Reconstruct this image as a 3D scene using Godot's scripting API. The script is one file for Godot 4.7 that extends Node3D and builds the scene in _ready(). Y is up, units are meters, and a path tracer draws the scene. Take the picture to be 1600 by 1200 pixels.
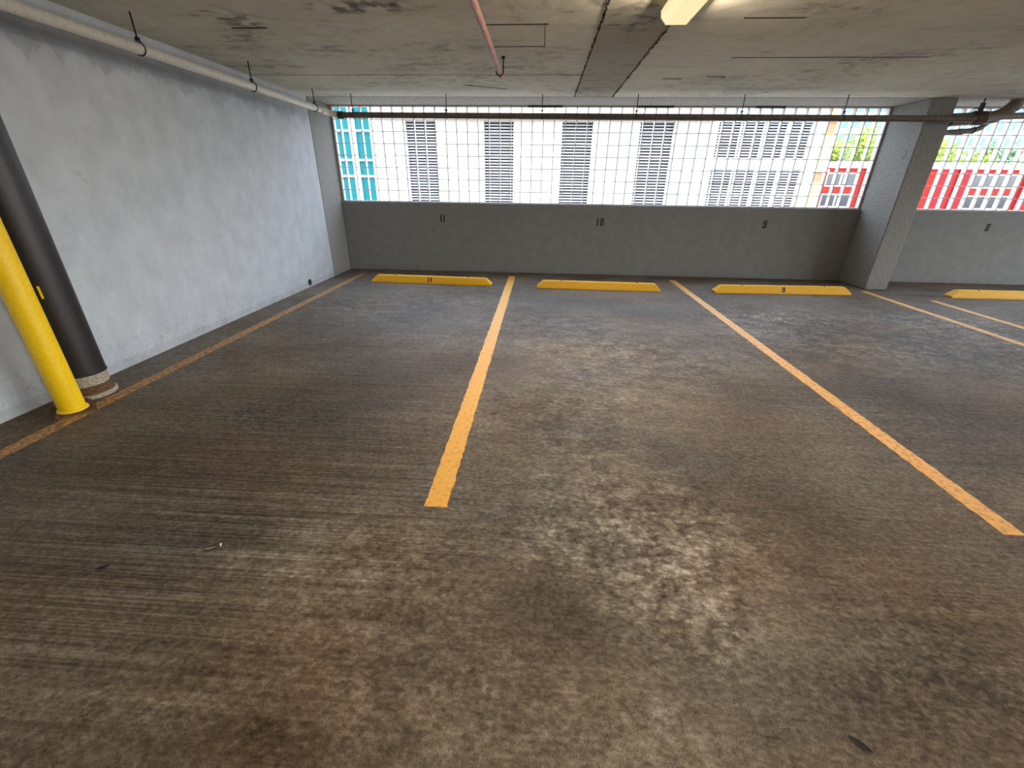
extends Node3D
# An upper level of an open parking garage: stalls 8 to 11, a barred opening onto the street,
# pale buildings opposite. Metres, y up, the camera stands over the origin.

const CAM_H := 1.42
const F_PX := 669.53
const WALL_X := -3.377          # face of the left wall
const BACK_Z := -7.63           # face of the parapet
const COL_Z := -6.982           # front of the column and of the edge strip
const CEIL := 2.503
const SILL := 1.124
const END_X := 14.0
const END_Z := 9.0
const STREET := -9.0

var cam: Camera3D
var M := {}
var taken := {}

func _ready() -> void:
	set_view_and_light()
	make_materials()
	build_shell()
	build_grilles()
	build_street()
	build_pipes()
	build_lamps()
	build_stall_things()
	build_litter()

# ------------------------------------------------------------------ camera, sky, sun
func set_view_and_light() -> void:
	cam = Camera3D.new()
	cam.name = "camera"
	add_child(cam)
	cam.position = Vector3(0, CAM_H, 0)
	cam.rotation_order = EULER_ORDER_YXZ
	cam.rotation = Vector3(deg_to_rad(-25.04), deg_to_rad(3.394), deg_to_rad(0.749))
	cam.fov = rad_to_deg(2.0 * atan(600.0 / F_PX))
	cam.near = 0.05
	cam.far = 600.0
	cam.current = true
	var env := Environment.new()
	env.tonemap_mode = Environment.TONE_MAPPER_LINEAR
	env.tonemap_exposure = 1.34
	env.sdfgi_enabled = true
	env.ssao_enabled = true
	env.ssil_enabled = true
	var sm := ProceduralSkyMaterial.new()
	sm.sky_top_color = Color(0.74, 0.80, 0.89)
	sm.sky_horizon_color = Color(0.95, 0.955, 0.95)
	sm.ground_horizon_color = Color(0.80, 0.82, 0.82)
	sm.ground_bottom_color = Color(0.45, 0.45, 0.44)
	sm.sky_energy_multiplier = 2.8
	sm.ground_energy_multiplier = 1.2
	var sky := Sky.new()
	sky.sky_material = sm
	env.sky = sky
	env.background_mode = Environment.BG_SKY
	var we := WorldEnvironment.new()
	we.name = "world_environment"
	we.environment = env
	add_child(we)
	var sun := DirectionalLight3D.new()
	sun.name = "sun"
	sun.light_color = Color(1.0, 0.96, 0.9)
	sun.light_energy = 0.42
	sun.light_angular_distance = 0.6
	sun.shadow_enabled = true
	add_child(sun)
	sun.look_at_from_position(Vector3.ZERO, Vector3(0.32, -0.8, -0.56), Vector3.UP)

# ------------------------------------------------------------------ pixels of the photograph to points
func ray(u: float, v: float) -> Vector3:
	return cam.transform.basis * Vector3((u - 800.0) / F_PX, -(v - 600.0) / F_PX, -1.0)

func on_floor(u: float, v: float) -> Vector3:
	var d := ray(u, v)
	return cam.position + d * (-cam.position.y / d.y)

func on_ceiling(u: float, v: float) -> Vector3:
	var d := ray(u, v)
	return cam.position + d * ((CEIL - cam.position.y) / d.y)

func on_z(u: float, v: float, z: float) -> Vector3:
	var d := ray(u, v)
	return cam.position + d * (z / d.z)

# ------------------------------------------------------------------ naming
func numbered(called: String) -> String:
	if not taken.has(called):
		taken[called] = 0
		return called
	taken[called] += 1
	return "%s_%03d" % [called, taken[called]]

func tag(o: Node3D, label: String, category: String, group := "") -> Node3D:
	o.set_meta("label", label)
	o.set_meta("category", category)
	if group != "":
		o.set_meta("group", group)
	return o

func thing(called: String, label: String, category: String, at := Vector3.ZERO, turn := 0.0, group := "") -> Node3D:
	var o := Node3D.new()
	o.name = numbered(called)
	add_child(o)
	o.position = at
	o.rotation.y = turn
	tag(o, label, category, group)
	return o

func put(called: String, mesh: Mesh, mat: Material, parent: Node = null, at := Vector3.ZERO, label := "") -> MeshInstance3D:
	var o := MeshInstance3D.new()
	o.mesh = mesh
	o.material_override = mat
	o.cast_shadow = GeometryInstance3D.SHADOW_CASTING_SETTING_ON
	o.position = at
	if parent == null:
		o.name = numbered(called)
		add_child(o)
	else:
		o.name = called
		parent.add_child(o, true)
	if label != "":
		o.set_meta("label", label)
	return o

func structure(called: String, mesh: Mesh, mat: Material, label := "") -> MeshInstance3D:
	var o := put(called, mesh, mat)
	o.set_meta("kind", "structure")
	if label != "":
		o.set_meta("label", label)
	return o

# ------------------------------------------------------------------ shapes
func new_st() -> SurfaceTool:
	var st := SurfaceTool.new()
	st.begin(Mesh.PRIMITIVE_TRIANGLES)
	st.set_smooth_group(-1)
	return st

func done(st: SurfaceTool) -> ArrayMesh:
	st.generate_normals()
	return st.commit()

func tri_out(st: SurfaceTool, a: Vector3, b: Vector3, c: Vector3, inside: Vector3) -> void:
	# clockwise seen from the side away from "inside"
	var n := (b - a).cross(c - a)
	if n.dot((a + b + c) / 3.0 - inside) > 0.0:
		st.add_vertex(a); st.add_vertex(c); st.add_vertex(b)
	else:
		st.add_vertex(a); st.add_vertex(b); st.add_vertex(c)

func quad_out(st: SurfaceTool, a: Vector3, b: Vector3, c: Vector3, d: Vector3, inside: Vector3) -> void:
	tri_out(st, a, b, c, inside)
	tri_out(st, a, c, d, inside)

func add_box(st: SurfaceTool, lo: Vector3, hi: Vector3) -> void:
	var m := (lo + hi) / 2.0
	for ax in 3:
		var p := (ax + 1) % 3
		var q := (ax + 2) % 3
		for s in 2:
			var c := []
			for k in [[0, 0], [1, 0], [1, 1], [0, 1]]:
				var v := Vector3.ZERO
				v[ax] = hi[ax] if s == 1 else lo[ax]
				v[p] = hi[p] if k[0] == 1 else lo[p]
				v[q] = hi[q] if k[1] == 1 else lo[q]
				c.append(v)
			quad_out(st, c[0], c[1], c[2], c[3], m)

func box(lo: Vector3, hi: Vector3) -> ArrayMesh:
	var st := new_st()
	add_box(st, lo, hi)
	return done(st)

func add_bevel_box(st: SurfaceTool, lo: Vector3, hi: Vector3, b: float) -> void:
	var m := (lo + hi) / 2.0
	var h := (hi - lo) / 2.0
	for ax in 3:
		var p := (ax + 1) % 3
		var q := (ax + 2) % 3
		for s in [-1.0, 1.0]:
			var c := []
			for k in [[-1, -1], [1, -1], [1, 1], [-1, 1]]:
				var v := Vector3.ZERO
				v[ax] = s * h[ax]
				v[p] = k[0] * (h[p] - b)
				v[q] = k[1] * (h[q] - b)
				c.append(m + v)
			quad_out(st, c[0], c[1], c[2], c[3], m)
	for ax in 3:
		var p := (ax + 1) % 3
		var q := (ax + 2) % 3
		for s in [-1.0, 1.0]:
			for t in [-1.0, 1.0]:
				var c := []
				for e in [-1.0, 1.0]:
					var v1 := Vector3.ZERO
					v1[ax] = e * (h[ax] - b); v1[p] = s * h[p]; v1[q] = t * (h[q] - b)
					var v2 := Vector3.ZERO
					v2[ax] = e * (h[ax] - b); v2[p] = s * (h[p] - b); v2[q] = t * h[q]
					c.append([m + v1, m + v2])
				quad_out(st, c[0][0], c[0][1], c[1][1], c[1][0], m)
	for sx in [-1.0, 1.0]:
		for sy in [-1.0, 1.0]:
			for sz in [-1.0, 1.0]:
				tri_out(st, m + Vector3(sx * h.x, sy * (h.y - b), sz * (h.z - b)), m + Vector3(sx * (h.x - b), sy * h.y, sz * (h.z - b)), m + Vector3(sx * (h.x - b), sy * (h.y - b), sz * h.z), m)

func bevel_box(lo: Vector3, hi: Vector3, b: float) -> ArrayMesh:
	var st := new_st()
	add_bevel_box(st, lo, hi, b)
	return done(st)

func add_tube(st: SurfaceTool, path: Array, radius: float, segs := 14, caps := true) -> void:
	# a tube swept along points, smooth round the section
	var rings := []
	var side := Vector3.UP
	for i in path.size():
		var t: Vector3
		if i == 0:
			t = path[1] - path[0]
		elif i == path.size() - 1:
			t = path[i] - path[i - 1]
		else:
			t = (path[i + 1] - path[i]).normalized() + (path[i] - path[i - 1]).normalized()
		t = t.normalized()
		if i == 0 and absf(t.dot(side)) > 0.9:
			side = Vector3.RIGHT
		side = (side - t * side.dot(t)).normalized()
		var other := t.cross(side)
		var ring := []
		for k in segs:
			var ang := TAU * k / segs
			ring.append(path[i] + (side * cos(ang) + other * sin(ang)) * radius)
		rings.append(ring)
	st.set_smooth_group(1)
	for i in path.size() - 1:
		var mid: Vector3 = (path[i] + path[i + 1]) / 2.0
		for k in segs:
			var k2 := (k + 1) % segs
			quad_out(st, rings[i][k], rings[i][k2], rings[i + 1][k2], rings[i + 1][k], mid)
	st.set_smooth_group(-1)
	if caps:
		for e in [0, path.size() - 1]:
			var ins: Vector3 = path[1] if e == 0 else path[e - 1]
			for k in segs:
				tri_out(st, path[e], rings[e][k], rings[e][(k + 1) % segs], ins)

func tube(path: Array, radius: float, segs := 14, caps := true) -> ArrayMesh:
	var st := new_st()
	add_tube(st, path, radius, segs, caps)
	return done(st)

func lathe(profile: Array, segs := 28) -> ArrayMesh:
	# profile: [radius, height] from bottom to top, round the y axis; each facet band keeps its own edge
	var st := new_st()
	for i in profile.size() - 1:
		var r0: float = profile[i][0]
		var r1: float = profile[i + 1][0]
		var y0: float = profile[i][1]
		var y1: float = profile[i + 1][1]
		st.set_smooth_group(i + 1)
		var n := Vector2(y1 - y0, r0 - r1)      # outward (radius, height)
		for k in segs:
			var a0 := TAU * k / segs
			var a1 := TAU * (k + 1) / segs
			var p := [Vector3(cos(a0) * r0, y0, sin(a0) * r0), Vector3(cos(a1) * r0, y0, sin(a1) * r0), Vector3(cos(a1) * r1, y1, sin(a1) * r1), Vector3(cos(a0) * r1, y1, sin(a0) * r1)]
			var am := (a0 + a1) / 2.0
			var mid: Vector3 = (p[0] + p[1] + p[2] + p[3]) / 4.0
			var inside := mid - Vector3(cos(am) * n.x, n.y, sin(am) * n.x)
			if r0 > 0.0001:
				tri_out(st, p[0], p[1], p[2] if r1 > 0.0001 else p[3], inside)
			if r1 > 0.0001:
				tri_out(st, p[0], p[2], p[3], inside)
	return done(st)

func torus(radius: float, wire: float, from := 0.0, to := TAU, plane := "xy", n := 20, segs := 8) -> ArrayMesh:
	var path := []
	for i in n + 1:
		var t := lerpf(from, to, float(i) / n)
		path.append(Vector3(cos(t) * radius, sin(t) * radius, 0) if plane == "xy" else Vector3(0, sin(t) * radius, cos(t) * radius))
	return tube(path, wire, segs)

# ------------------------------------------------------------------ computed textures
func noise(kind: int, freq: float, sd: int, octaves := 4, warp := 0.0) -> FastNoiseLite:
	var n := FastNoiseLite.new()
	n.noise_type = kind
	n.seed = sd
	n.frequency = freq
	n.fractal_type = FastNoiseLite.FRACTAL_FBM if octaves > 1 else FastNoiseLite.FRACTAL_NONE
	n.fractal_octaves = octaves
	if warp > 0.0:
		n.domain_warp_enabled = true
		n.domain_warp_amplitude = warp
		n.domain_warp_frequency = freq * 1.3
		n.domain_warp_fractal_octaves = 3
	return n

func noise_bytes(n: FastNoiseLite, w: int, h: int, from_w := 0, from_h := 0) -> PackedByteArray:
	# noise computed at from_w x from_h and stretched, for streaks
	var im: Image
	if from_w > 0:
		im = n.get_image(from_w, from_h, false, false, false)
		im.resize(w, h, Image.INTERPOLATE_CUBIC)
	else:
		im = n.get_image(w, h, false, false, false)
	im.convert(Image.FORMAT_L8)
	return im.get_data()

func tile_bytes(n: FastNoiseLite, w: int, h: int) -> PackedByteArray:
	var im := n.get_seamless_image(w, h, false, false, 0.15, true)
	im.convert(Image.FORMAT_L8)
	return im.get_data()

func ramp(stops: Array) -> PackedByteArray:
	# 256 sRGB colours from [[position, Color], ...]
	var g := Gradient.new()
	g.offsets = PackedFloat32Array(stops.map(func(s): return s[0]))
	g.colors = PackedColorArray(stops.map(func(s): return s[1]))
	var out := PackedByteArray()
	for i in 256:
		var c := g.sample(i / 255.0)
		out.append(int(c.r * 255)); out.append(int(c.g * 255)); out.append(int(c.b * 255))
	return out

func tex_from(values: PackedByteArray, w: int, h: int, lut: PackedByteArray) -> ImageTexture:
	var out := PackedByteArray()
	out.resize(w * h * 3)
	var o := 0
	for i in w * h:
		var k := values[i] * 3
		out[o] = lut[k]; out[o + 1] = lut[k + 1]; out[o + 2] = lut[k + 2]
		o += 3
	return ImageTexture.create_from_image(Image.create_from_data(w, h, false, Image.FORMAT_RGB8, out))

func grey_tex(values: PackedByteArray, w: int, h: int) -> ImageTexture:
	return ImageTexture.create_from_image(Image.create_from_data(w, h, false, Image.FORMAT_L8, values))

func plain(c: Color, rough := 0.7, metal := 0.0) -> StandardMaterial3D:
	var m := StandardMaterial3D.new()
	m.albedo_color = c
	m.roughness = rough
	m.metallic = metal
	return m

func mottled(stops: Array, size_m: float, freq: float, sd: int, rough := 0.8, bump := 0.0, kind := FastNoiseLite.TYPE_SIMPLEX, octaves := 4, warp := 0.0, px := 512) -> StandardMaterial3D:
	# world-mapped speckle of a surface, size_m metres to a tile
	var b := tile_bytes(noise(kind, freq, sd, octaves, warp), px, px)
	var m := plain(Color.WHITE, rough)
	m.albedo_texture = tex_from(b, px, px, ramp(stops))
	if bump > 0.0:
		m.heightmap_enabled = true
		m.heightmap_texture = grey_tex(b, px, px)
		m.heightmap_scale = bump
	m.uv1_triplanar = true
	m.uv1_world_triplanar = true
	m.uv1_scale = Vector3.ONE / size_m
	return m

func make_materials() -> void:
	M.stucco = mottled([[0.0, Color8(116, 116, 113)], [0.36, Color8(130, 130, 127)], [0.55, Color8(138, 138, 135)], [1.0, Color8(150, 150, 147)]], 0.8, 0.045, 5, 0.85, 0.5, FastNoiseLite.TYPE_SIMPLEX_SMOOTH, 3, 14.0)
	M.soffit = mottled([[0.0, Color8(126, 121, 112)], [0.4, Color8(160, 154, 143)], [1.0, Color8(186, 180, 168)]], 0.8, 0.03, 6, 0.9, 0.5, FastNoiseLite.TYPE_SIMPLEX_SMOOTH, 3, 16.0)
	M.parapet = mottled([[0.0, Color8(116, 116, 115)], [0.5, Color8(121, 121, 120)], [1.0, Color8(127, 127, 126)]], 2.4, 0.02, 7, 0.75, 0.06, FastNoiseLite.TYPE_SIMPLEX, 5)
	M.bar = plain(Color8(182, 176, 168), 0.55)
	M.white_metal = plain(Color8(224, 224, 220), 0.45)
	M.rod = plain(Color8(36, 34, 33), 0.6, 0.3)
	M.dark_metal = plain(Color8(52, 47, 42), 0.55)
	M.pipe_white = mottled([[0.0, Color8(206, 200, 184)], [0.35, Color8(224, 219, 205)], [1.0, Color8(236, 232, 220)]], 0.5, 0.02, 8, 0.4, 0.02)
	M.pipe_dark = mottled([[0.0, Color8(78, 66, 54)], [0.5, Color8(96, 88, 78)], [1.0, Color8(112, 106, 96)]], 0.6, 0.02, 9, 0.5)
	M.pipe_rust = mottled([[0.0, Color8(112, 62, 48)], [0.45, Color8(160, 108, 94)], [0.75, Color8(186, 146, 132)], [1.0, Color8(214, 196, 184)]], 0.3, 0.02, 10, 0.55)
	M.pipe_grey = mottled([[0.0, Color8(96, 84, 74)], [0.5, Color8(122, 112, 102)], [1.0, Color8(140, 132, 122)]], 0.5, 0.02, 11, 0.5)
	M.black_pipe = mottled([[0.0, Color8(26, 22, 23)], [0.6, Color8(35, 30, 31)], [0.85, Color8(46, 41, 41)], [1.0, Color8(86, 80, 78)]], 0.35, 0.03, 12, 0.42, 0.03, FastNoiseLite.TYPE_SIMPLEX, 5)
	M.collar = mottled([[0.0, Color8(96, 82, 60)], [0.4, Color8(150, 142, 124)], [1.0, Color8(190, 186, 174)]], 0.2, 0.02, 13, 0.6)
	M.rust = mottled([[0.0, Color8(48, 34, 24)], [0.5, Color8(86, 60, 38)], [1.0, Color8(140, 116, 74)]], 0.18, 0.02, 14, 0.8, 0.1)
	M.bollard = mottled([[0.0, Color8(204, 158, 4)], [0.12, Color8(238, 194, 2)], [0.5, Color8(248, 206, 2)], [1.0, Color8(252, 212, 6)]], 0.3, 0.02, 15, 0.42, 0.02)
	M.stop_paint = mottled([[0.0, Color8(176, 120, 26)], [0.15, Color8(226, 168, 26)], [0.6, Color8(242, 184, 28)], [1.0, Color8(248, 196, 44)]], 0.4, 0.03, 16, 0.6, 0.06)
	M.black_paint = plain(Color8(24, 22, 24), 0.7)
	M.red_paint = plain(Color8(70, 22, 20), 0.7)
	# outside
	M.white_wall = mottled([[0.0, Color8(178, 174, 164)], [1.0, Color8(189, 185, 175)]], 6.0, 0.01, 17, 0.9)
	M.ledge = mottled([[0.0, Color8(198, 178, 166)], [1.0, Color8(210, 192, 180)]], 6.0, 0.01, 18, 0.9)
	M.slat = plain(Color8(208, 209, 208), 0.6)
	M.louvre_back = plain(Color8(46, 47, 52), 0.8)
	M.blue_panel = plain(Color8(168, 180, 192), 0.6)
	M.tower_wall = plain(Color8(138, 147, 153), 0.7)
	M.tower_blue = plain(Color8(122, 146, 162), 0.7)
	M.teal = plain(Color8(20, 98, 102), 0.3, 0.0)
	M.teal.metallic_specular = 0.2
	M.cream = plain(Color8(206, 172, 108), 0.85)
	M.tan = plain(Color8(150, 108, 76), 0.85)
	M.red = mottled([[0.0, Color8(132, 30, 25)], [1.0, Color8(148, 35, 28)]], 5.0, 0.02, 19, 0.9)
	M.red_deep = plain(Color8(124, 26, 29), 0.9)
	M.red_deep.metallic_specular = 0.25
	M.red.metallic_specular = 0.25
	M.dark_glass = plain(Color8(32, 36, 42), 0.15)
	M.sky_glass = plain(Color8(62, 96, 118), 0.3)
	M.asphalt = mottled([[0.0, Color8(146, 144, 139)], [1.0, Color8(164, 161, 155)]], 5.0, 0.03, 20, 0.95)
	M.bark = plain(Color8(92, 78, 62), 0.9)
	M.leaf_a = leaf_mat(Color8(98, 124, 44))
	M.leaf_b = leaf_mat(Color8(128, 146, 52))
	M.leaf_c = leaf_mat(Color8(84, 108, 66))
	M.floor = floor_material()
	M.ceiling = ceiling_material(Color.WHITE)
	M.ceiling_strip = M.ceiling.duplicate()
	M.ceiling_strip.albedo_color = Color8(206, 203, 200)
	M.mortar = mottled([[0.0, Color8(104, 99, 88)], [1.0, Color8(166, 160, 146)]], 0.4, 0.03, 23, 0.95, 0.3)
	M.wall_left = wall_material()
	M.wall_plain = mottled([[0.0, Color8(160, 164, 168)], [1.0, Color8(178, 182, 186)]], 2.0, 0.01, 24, 0.8)
	M.line_good = paint_material(0.22, 31, [[0.0, Color8(190, 150, 92)], [0.3, Color8(226, 164, 70)], [0.6, Color8(244, 178, 66)], [1.0, Color8(248, 188, 80)]])
	M.line_worn = paint_material(0.34, 32, [[0.0, Color8(172, 142, 108)], [0.3, Color8(206, 156, 98)], [0.6, Color8(230, 170, 92)], [1.0, Color8(238, 180, 98)]])
	M.line_faded = paint_material(0.50, 33, [[0.0, Color8(118, 100, 80)], [0.3, Color8(146, 112, 74)], [0.6, Color8(178, 128, 70)], [1.0, Color8(200, 146, 78)]])

func leaf_mat(c: Color) -> StandardMaterial3D:
	var m := plain(c, 0.6)
	m.backlight_enabled = true
	m.backlight = c.darkened(0.3)
	m.cull_mode = BaseMaterial3D.CULL_DISABLED
	return m

# the floor: 12 x 8 m to one map, worn, brushed along x, toned in places to temper the light, stained where the photograph shows it
const FLOOR_LO := Vector2(-3.6, -7.8)
const FLOOR_SIZE := Vector2(12.0, 8.4)

func painted(marks: Array, base: float, lo: Vector2, size: Vector2, find: Callable, W: int, H: int) -> PackedByteArray:
	# a coarse map of where marks lie, [u, v, reach along x, reach along z, amount]; the noise then breaks it up
	var bw := 256
	var bias := PackedFloat32Array()
	bias.resize(bw * bw)
	for mk in marks:
		var p: Vector3 = find.call(mk[0], mk[1])
		var cx: float = (p.x - lo.x) / size.x * bw
		var cz: float = (p.z - lo.y) / size.y * bw
		var rx: float = mk[2] / size.x * bw
		var rz: float = mk[3] / size.y * bw
		for j in range(maxi(0, int(cz - 2.6 * rz)), mini(bw, int(cz + 2.6 * rz) + 2)):
			for i in range(maxi(0, int(cx - 2.6 * rx)), mini(bw, int(cx + 2.6 * rx) + 2)):
				var dx := (i - cx) / rx
				var dz := (j - cz) / rz
				bias[j * bw + i] += mk[4] * exp(-(dx * dx + dz * dz) * 0.7)
	var bb := PackedByteArray()
	bb.resize(bw * bw)
	for i in bw * bw:
		bb[i] = clampi(int(base + bias[i]), 0, 255)
	var bi := Image.create_from_data(bw, bw, false, Image.FORMAT_L8, bb)
	bi.resize(W, H, Image.INTERPOLATE_CUBIC)
	return bi.get_data()

func floor_material() -> StandardMaterial3D:
	var W := 2048
	var H := 2048
	var broad := noise_bytes(noise(FastNoiseLite.TYPE_SIMPLEX, 0.007, 41, 5, 40.0), W, H, 1024, 1024)
	var mid := noise_bytes(noise(FastNoiseLite.TYPE_SIMPLEX, 0.022, 42, 5, 30.0), W, H)
	var streak := noise_bytes(noise(FastNoiseLite.TYPE_SIMPLEX, 0.26, 43, 2), W, H, 26, 2048)
	var streak2 := noise_bytes(noise(FastNoiseLite.TYPE_SIMPLEX, 0.055, 44, 4), W, H, 64, 2048)
	var grain := noise_bytes(noise(FastNoiseLite.TYPE_VALUE, 0.42, 45, 2), W, H)
	var spots := noise_bytes(noise(FastNoiseLite.TYPE_SIMPLEX, 0.085, 46, 4, 12.0), W, H)
	var hue := noise_bytes(noise(FastNoiseLite.TYPE_SIMPLEX, 0.006, 47, 3), W, H, 1024, 1024)
	# stains and worn patches, plus broad tones painted in to correct brightness and sheen: [u, v, reach along x, reach along z, amount]; amount < 0 darkens
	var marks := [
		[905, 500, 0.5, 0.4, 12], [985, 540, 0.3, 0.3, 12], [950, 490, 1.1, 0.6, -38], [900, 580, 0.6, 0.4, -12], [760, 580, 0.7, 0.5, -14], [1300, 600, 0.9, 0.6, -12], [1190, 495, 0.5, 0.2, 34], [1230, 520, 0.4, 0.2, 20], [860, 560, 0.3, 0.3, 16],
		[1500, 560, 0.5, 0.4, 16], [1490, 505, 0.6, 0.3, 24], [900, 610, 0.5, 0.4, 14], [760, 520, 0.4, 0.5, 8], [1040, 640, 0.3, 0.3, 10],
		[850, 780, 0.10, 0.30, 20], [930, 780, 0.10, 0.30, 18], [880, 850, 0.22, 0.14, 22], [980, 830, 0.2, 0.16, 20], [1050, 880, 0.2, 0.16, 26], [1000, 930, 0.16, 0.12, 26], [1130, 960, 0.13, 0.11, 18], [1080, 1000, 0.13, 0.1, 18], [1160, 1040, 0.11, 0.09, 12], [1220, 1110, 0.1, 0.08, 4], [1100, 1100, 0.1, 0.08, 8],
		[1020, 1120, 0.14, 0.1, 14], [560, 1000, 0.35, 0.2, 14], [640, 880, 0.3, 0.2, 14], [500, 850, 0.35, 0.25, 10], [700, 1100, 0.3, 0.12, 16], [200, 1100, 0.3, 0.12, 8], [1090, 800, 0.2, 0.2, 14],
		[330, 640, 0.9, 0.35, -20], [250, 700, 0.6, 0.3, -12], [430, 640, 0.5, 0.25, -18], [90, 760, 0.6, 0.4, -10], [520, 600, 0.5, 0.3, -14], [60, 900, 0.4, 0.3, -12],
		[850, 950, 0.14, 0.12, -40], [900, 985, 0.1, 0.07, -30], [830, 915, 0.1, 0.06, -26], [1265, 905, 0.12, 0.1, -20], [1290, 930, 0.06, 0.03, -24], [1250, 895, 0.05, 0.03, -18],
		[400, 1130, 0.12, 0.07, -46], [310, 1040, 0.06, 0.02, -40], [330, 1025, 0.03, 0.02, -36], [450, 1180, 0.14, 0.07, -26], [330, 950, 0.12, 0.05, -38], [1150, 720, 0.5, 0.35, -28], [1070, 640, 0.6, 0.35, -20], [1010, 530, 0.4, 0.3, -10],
		[1450, 640, 1.0, 0.6, -26], [1400, 960, 0.35, 0.25, -30], [1480, 1080, 0.3, 0.2, -28], [1250, 1080, 0.22, 0.14, -28], [1330, 820, 0.4, 0.3, -18], [1250, 1180, 0.12, 0.06, -16], [1080, 1060, 0.06, 0.05, -24], [600, 740, 0.2, 0.15, -14], [830, 700, 0.3, 0.3, -8],  # the wide dark tones here offset excess light on the floor
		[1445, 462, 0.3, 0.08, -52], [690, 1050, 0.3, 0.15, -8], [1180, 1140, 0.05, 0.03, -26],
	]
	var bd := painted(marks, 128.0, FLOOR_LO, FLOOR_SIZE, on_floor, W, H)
	# where the brush lines of the wet concrete are still whole
	var brushed := [[300, 850, 0.9, 0.5, 90], [120, 940, 0.5, 0.3, 80], [520, 780, 0.6, 0.4, 70], [560, 620, 0.9, 0.6, 60], [620, 520, 0.9, 0.8, 40], [300, 700, 0.8, 0.5, 60], [1350, 650, 0.9, 0.8, 40], [1250, 520, 0.9, 0.6, 30], [1480, 900, 0.5, 0.4, 20]]
	var br := painted(brushed, 34.0, FLOOR_LO, FLOOR_SIZE, on_floor, W, H)
	# where traffic has roughened it into light and dark scabs
	var rough := [[900, 510, 0.8, 0.6, 110], [1020, 580, 0.7, 0.6, 90], [1180, 500, 0.7, 0.5, 110], [1330, 560, 0.8, 0.6, 80], [1500, 520, 0.9, 0.6, 110], [840, 640, 0.5, 0.4, 60], [1000, 740, 0.5, 0.4, 70], [1120, 840, 0.35, 0.25, 60], [1120, 960, 0.2, 0.15, 50], [860, 950, 0.14, 0.1, 90], [1268, 905, 0.1, 0.08, 110], [700, 470, 0.7, 0.4, 70], [560, 480, 0.6, 0.4, 50]]
	var ro := painted(rough, 52.0, FLOOR_LO, FLOOR_SIZE, on_floor, W, H)
	var lut := ramp([[0.0, Color8(54, 48, 41)], [0.22, Color8(80, 71, 62)], [0.42, Color8(108, 98, 86)], [0.56, Color8(128, 118, 105)], [0.72, Color8(154, 145, 132)], [0.88, Color8(182, 175, 163)], [1.0, Color8(202, 198, 188)]])
	var out := PackedByteArray()
	out.resize(W * H * 3)
	var high := PackedByteArray()
	high.resize(W * H)
	var o := 0
	for i in W * H:
		var b := bd[i] - 128
		# patches break up along the noise instead of fading evenly
		var pat := mid[i] - 128
		var fine := spots[i] - 128
		var line := ((streak[i] - 128) * 5 + (streak2[i] - 128) * 3) * br[i] / 2300
		var v: int = 119 + (broad[i] - 128) * 2 / 8 + (pat + fine) * ro[i] / 350 + line + (grain[i] - 128) * 3 / 8
		v += b * 6 / 8 + (b * (pat + fine * 2)) / 160
		var s := spots[i]
		if s < 48:
			v -= (48 - s)
		elif s > 205:
			v += (s - 205)
		v = clampi(v, 0, 255)
		var k := v * 3
		var t := (hue[i] - 128) / 22
		out[o] = clampi(lut[k] + t, 0, 255)
		out[o + 1] = lut[k + 1]
		out[o + 2] = clampi(lut[k + 2] - t, 0, 255)
		o += 3
		high[i] = clampi(128 + line * 2 + (fine >> 2) + (pat >> 3) + ((grain[i] - 128) >> 1), 0, 255)
	var m := plain(Color.WHITE, 0.62)
	m.albedo_texture = ImageTexture.create_from_image(Image.create_from_data(W, H, false, Image.FORMAT_RGB8, out))
	m.heightmap_enabled = true
	m.heightmap_texture = grey_tex(high, W, H)
	m.heightmap_scale = 0.55
	m.metallic_specular = 0.26
	# sand grains and pits, finer than the big map can hold
	var n := 768
	var sand := tile_bytes(noise(FastNoiseLite.TYPE_SIMPLEX, 0.11, 48, 4), n, n)
	var grit := tile_bytes(noise(FastNoiseLite.TYPE_VALUE, 0.5, 49, 2), n, n)
	for i in n * n:
		sand[i] = clampi(128 + (sand[i] - 128) * 5 / 8 + (grit[i] - 128) * 5 / 8, 0, 255)
	m.detail_enabled = true
	m.detail_blend_mode = BaseMaterial3D.BLEND_MODE_MUL
	m.detail_uv_layer = BaseMaterial3D.DETAIL_UV_2
	m.detail_albedo = tex_from(sand, n, n, ramp([[0.0, Color8(120, 116, 112)], [0.3, Color8(220, 218, 216)], [0.5, Color8(251, 250, 249)], [1.0, Color8(255, 255, 255)]]))
	return m

# the ceiling: 12 x 8 m to one map, grey concrete with smeared dark marks
const CEIL_LO := Vector2(-3.4, -7.0)
const CEIL_SIZE := Vector2(12.0, 8.0)

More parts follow.
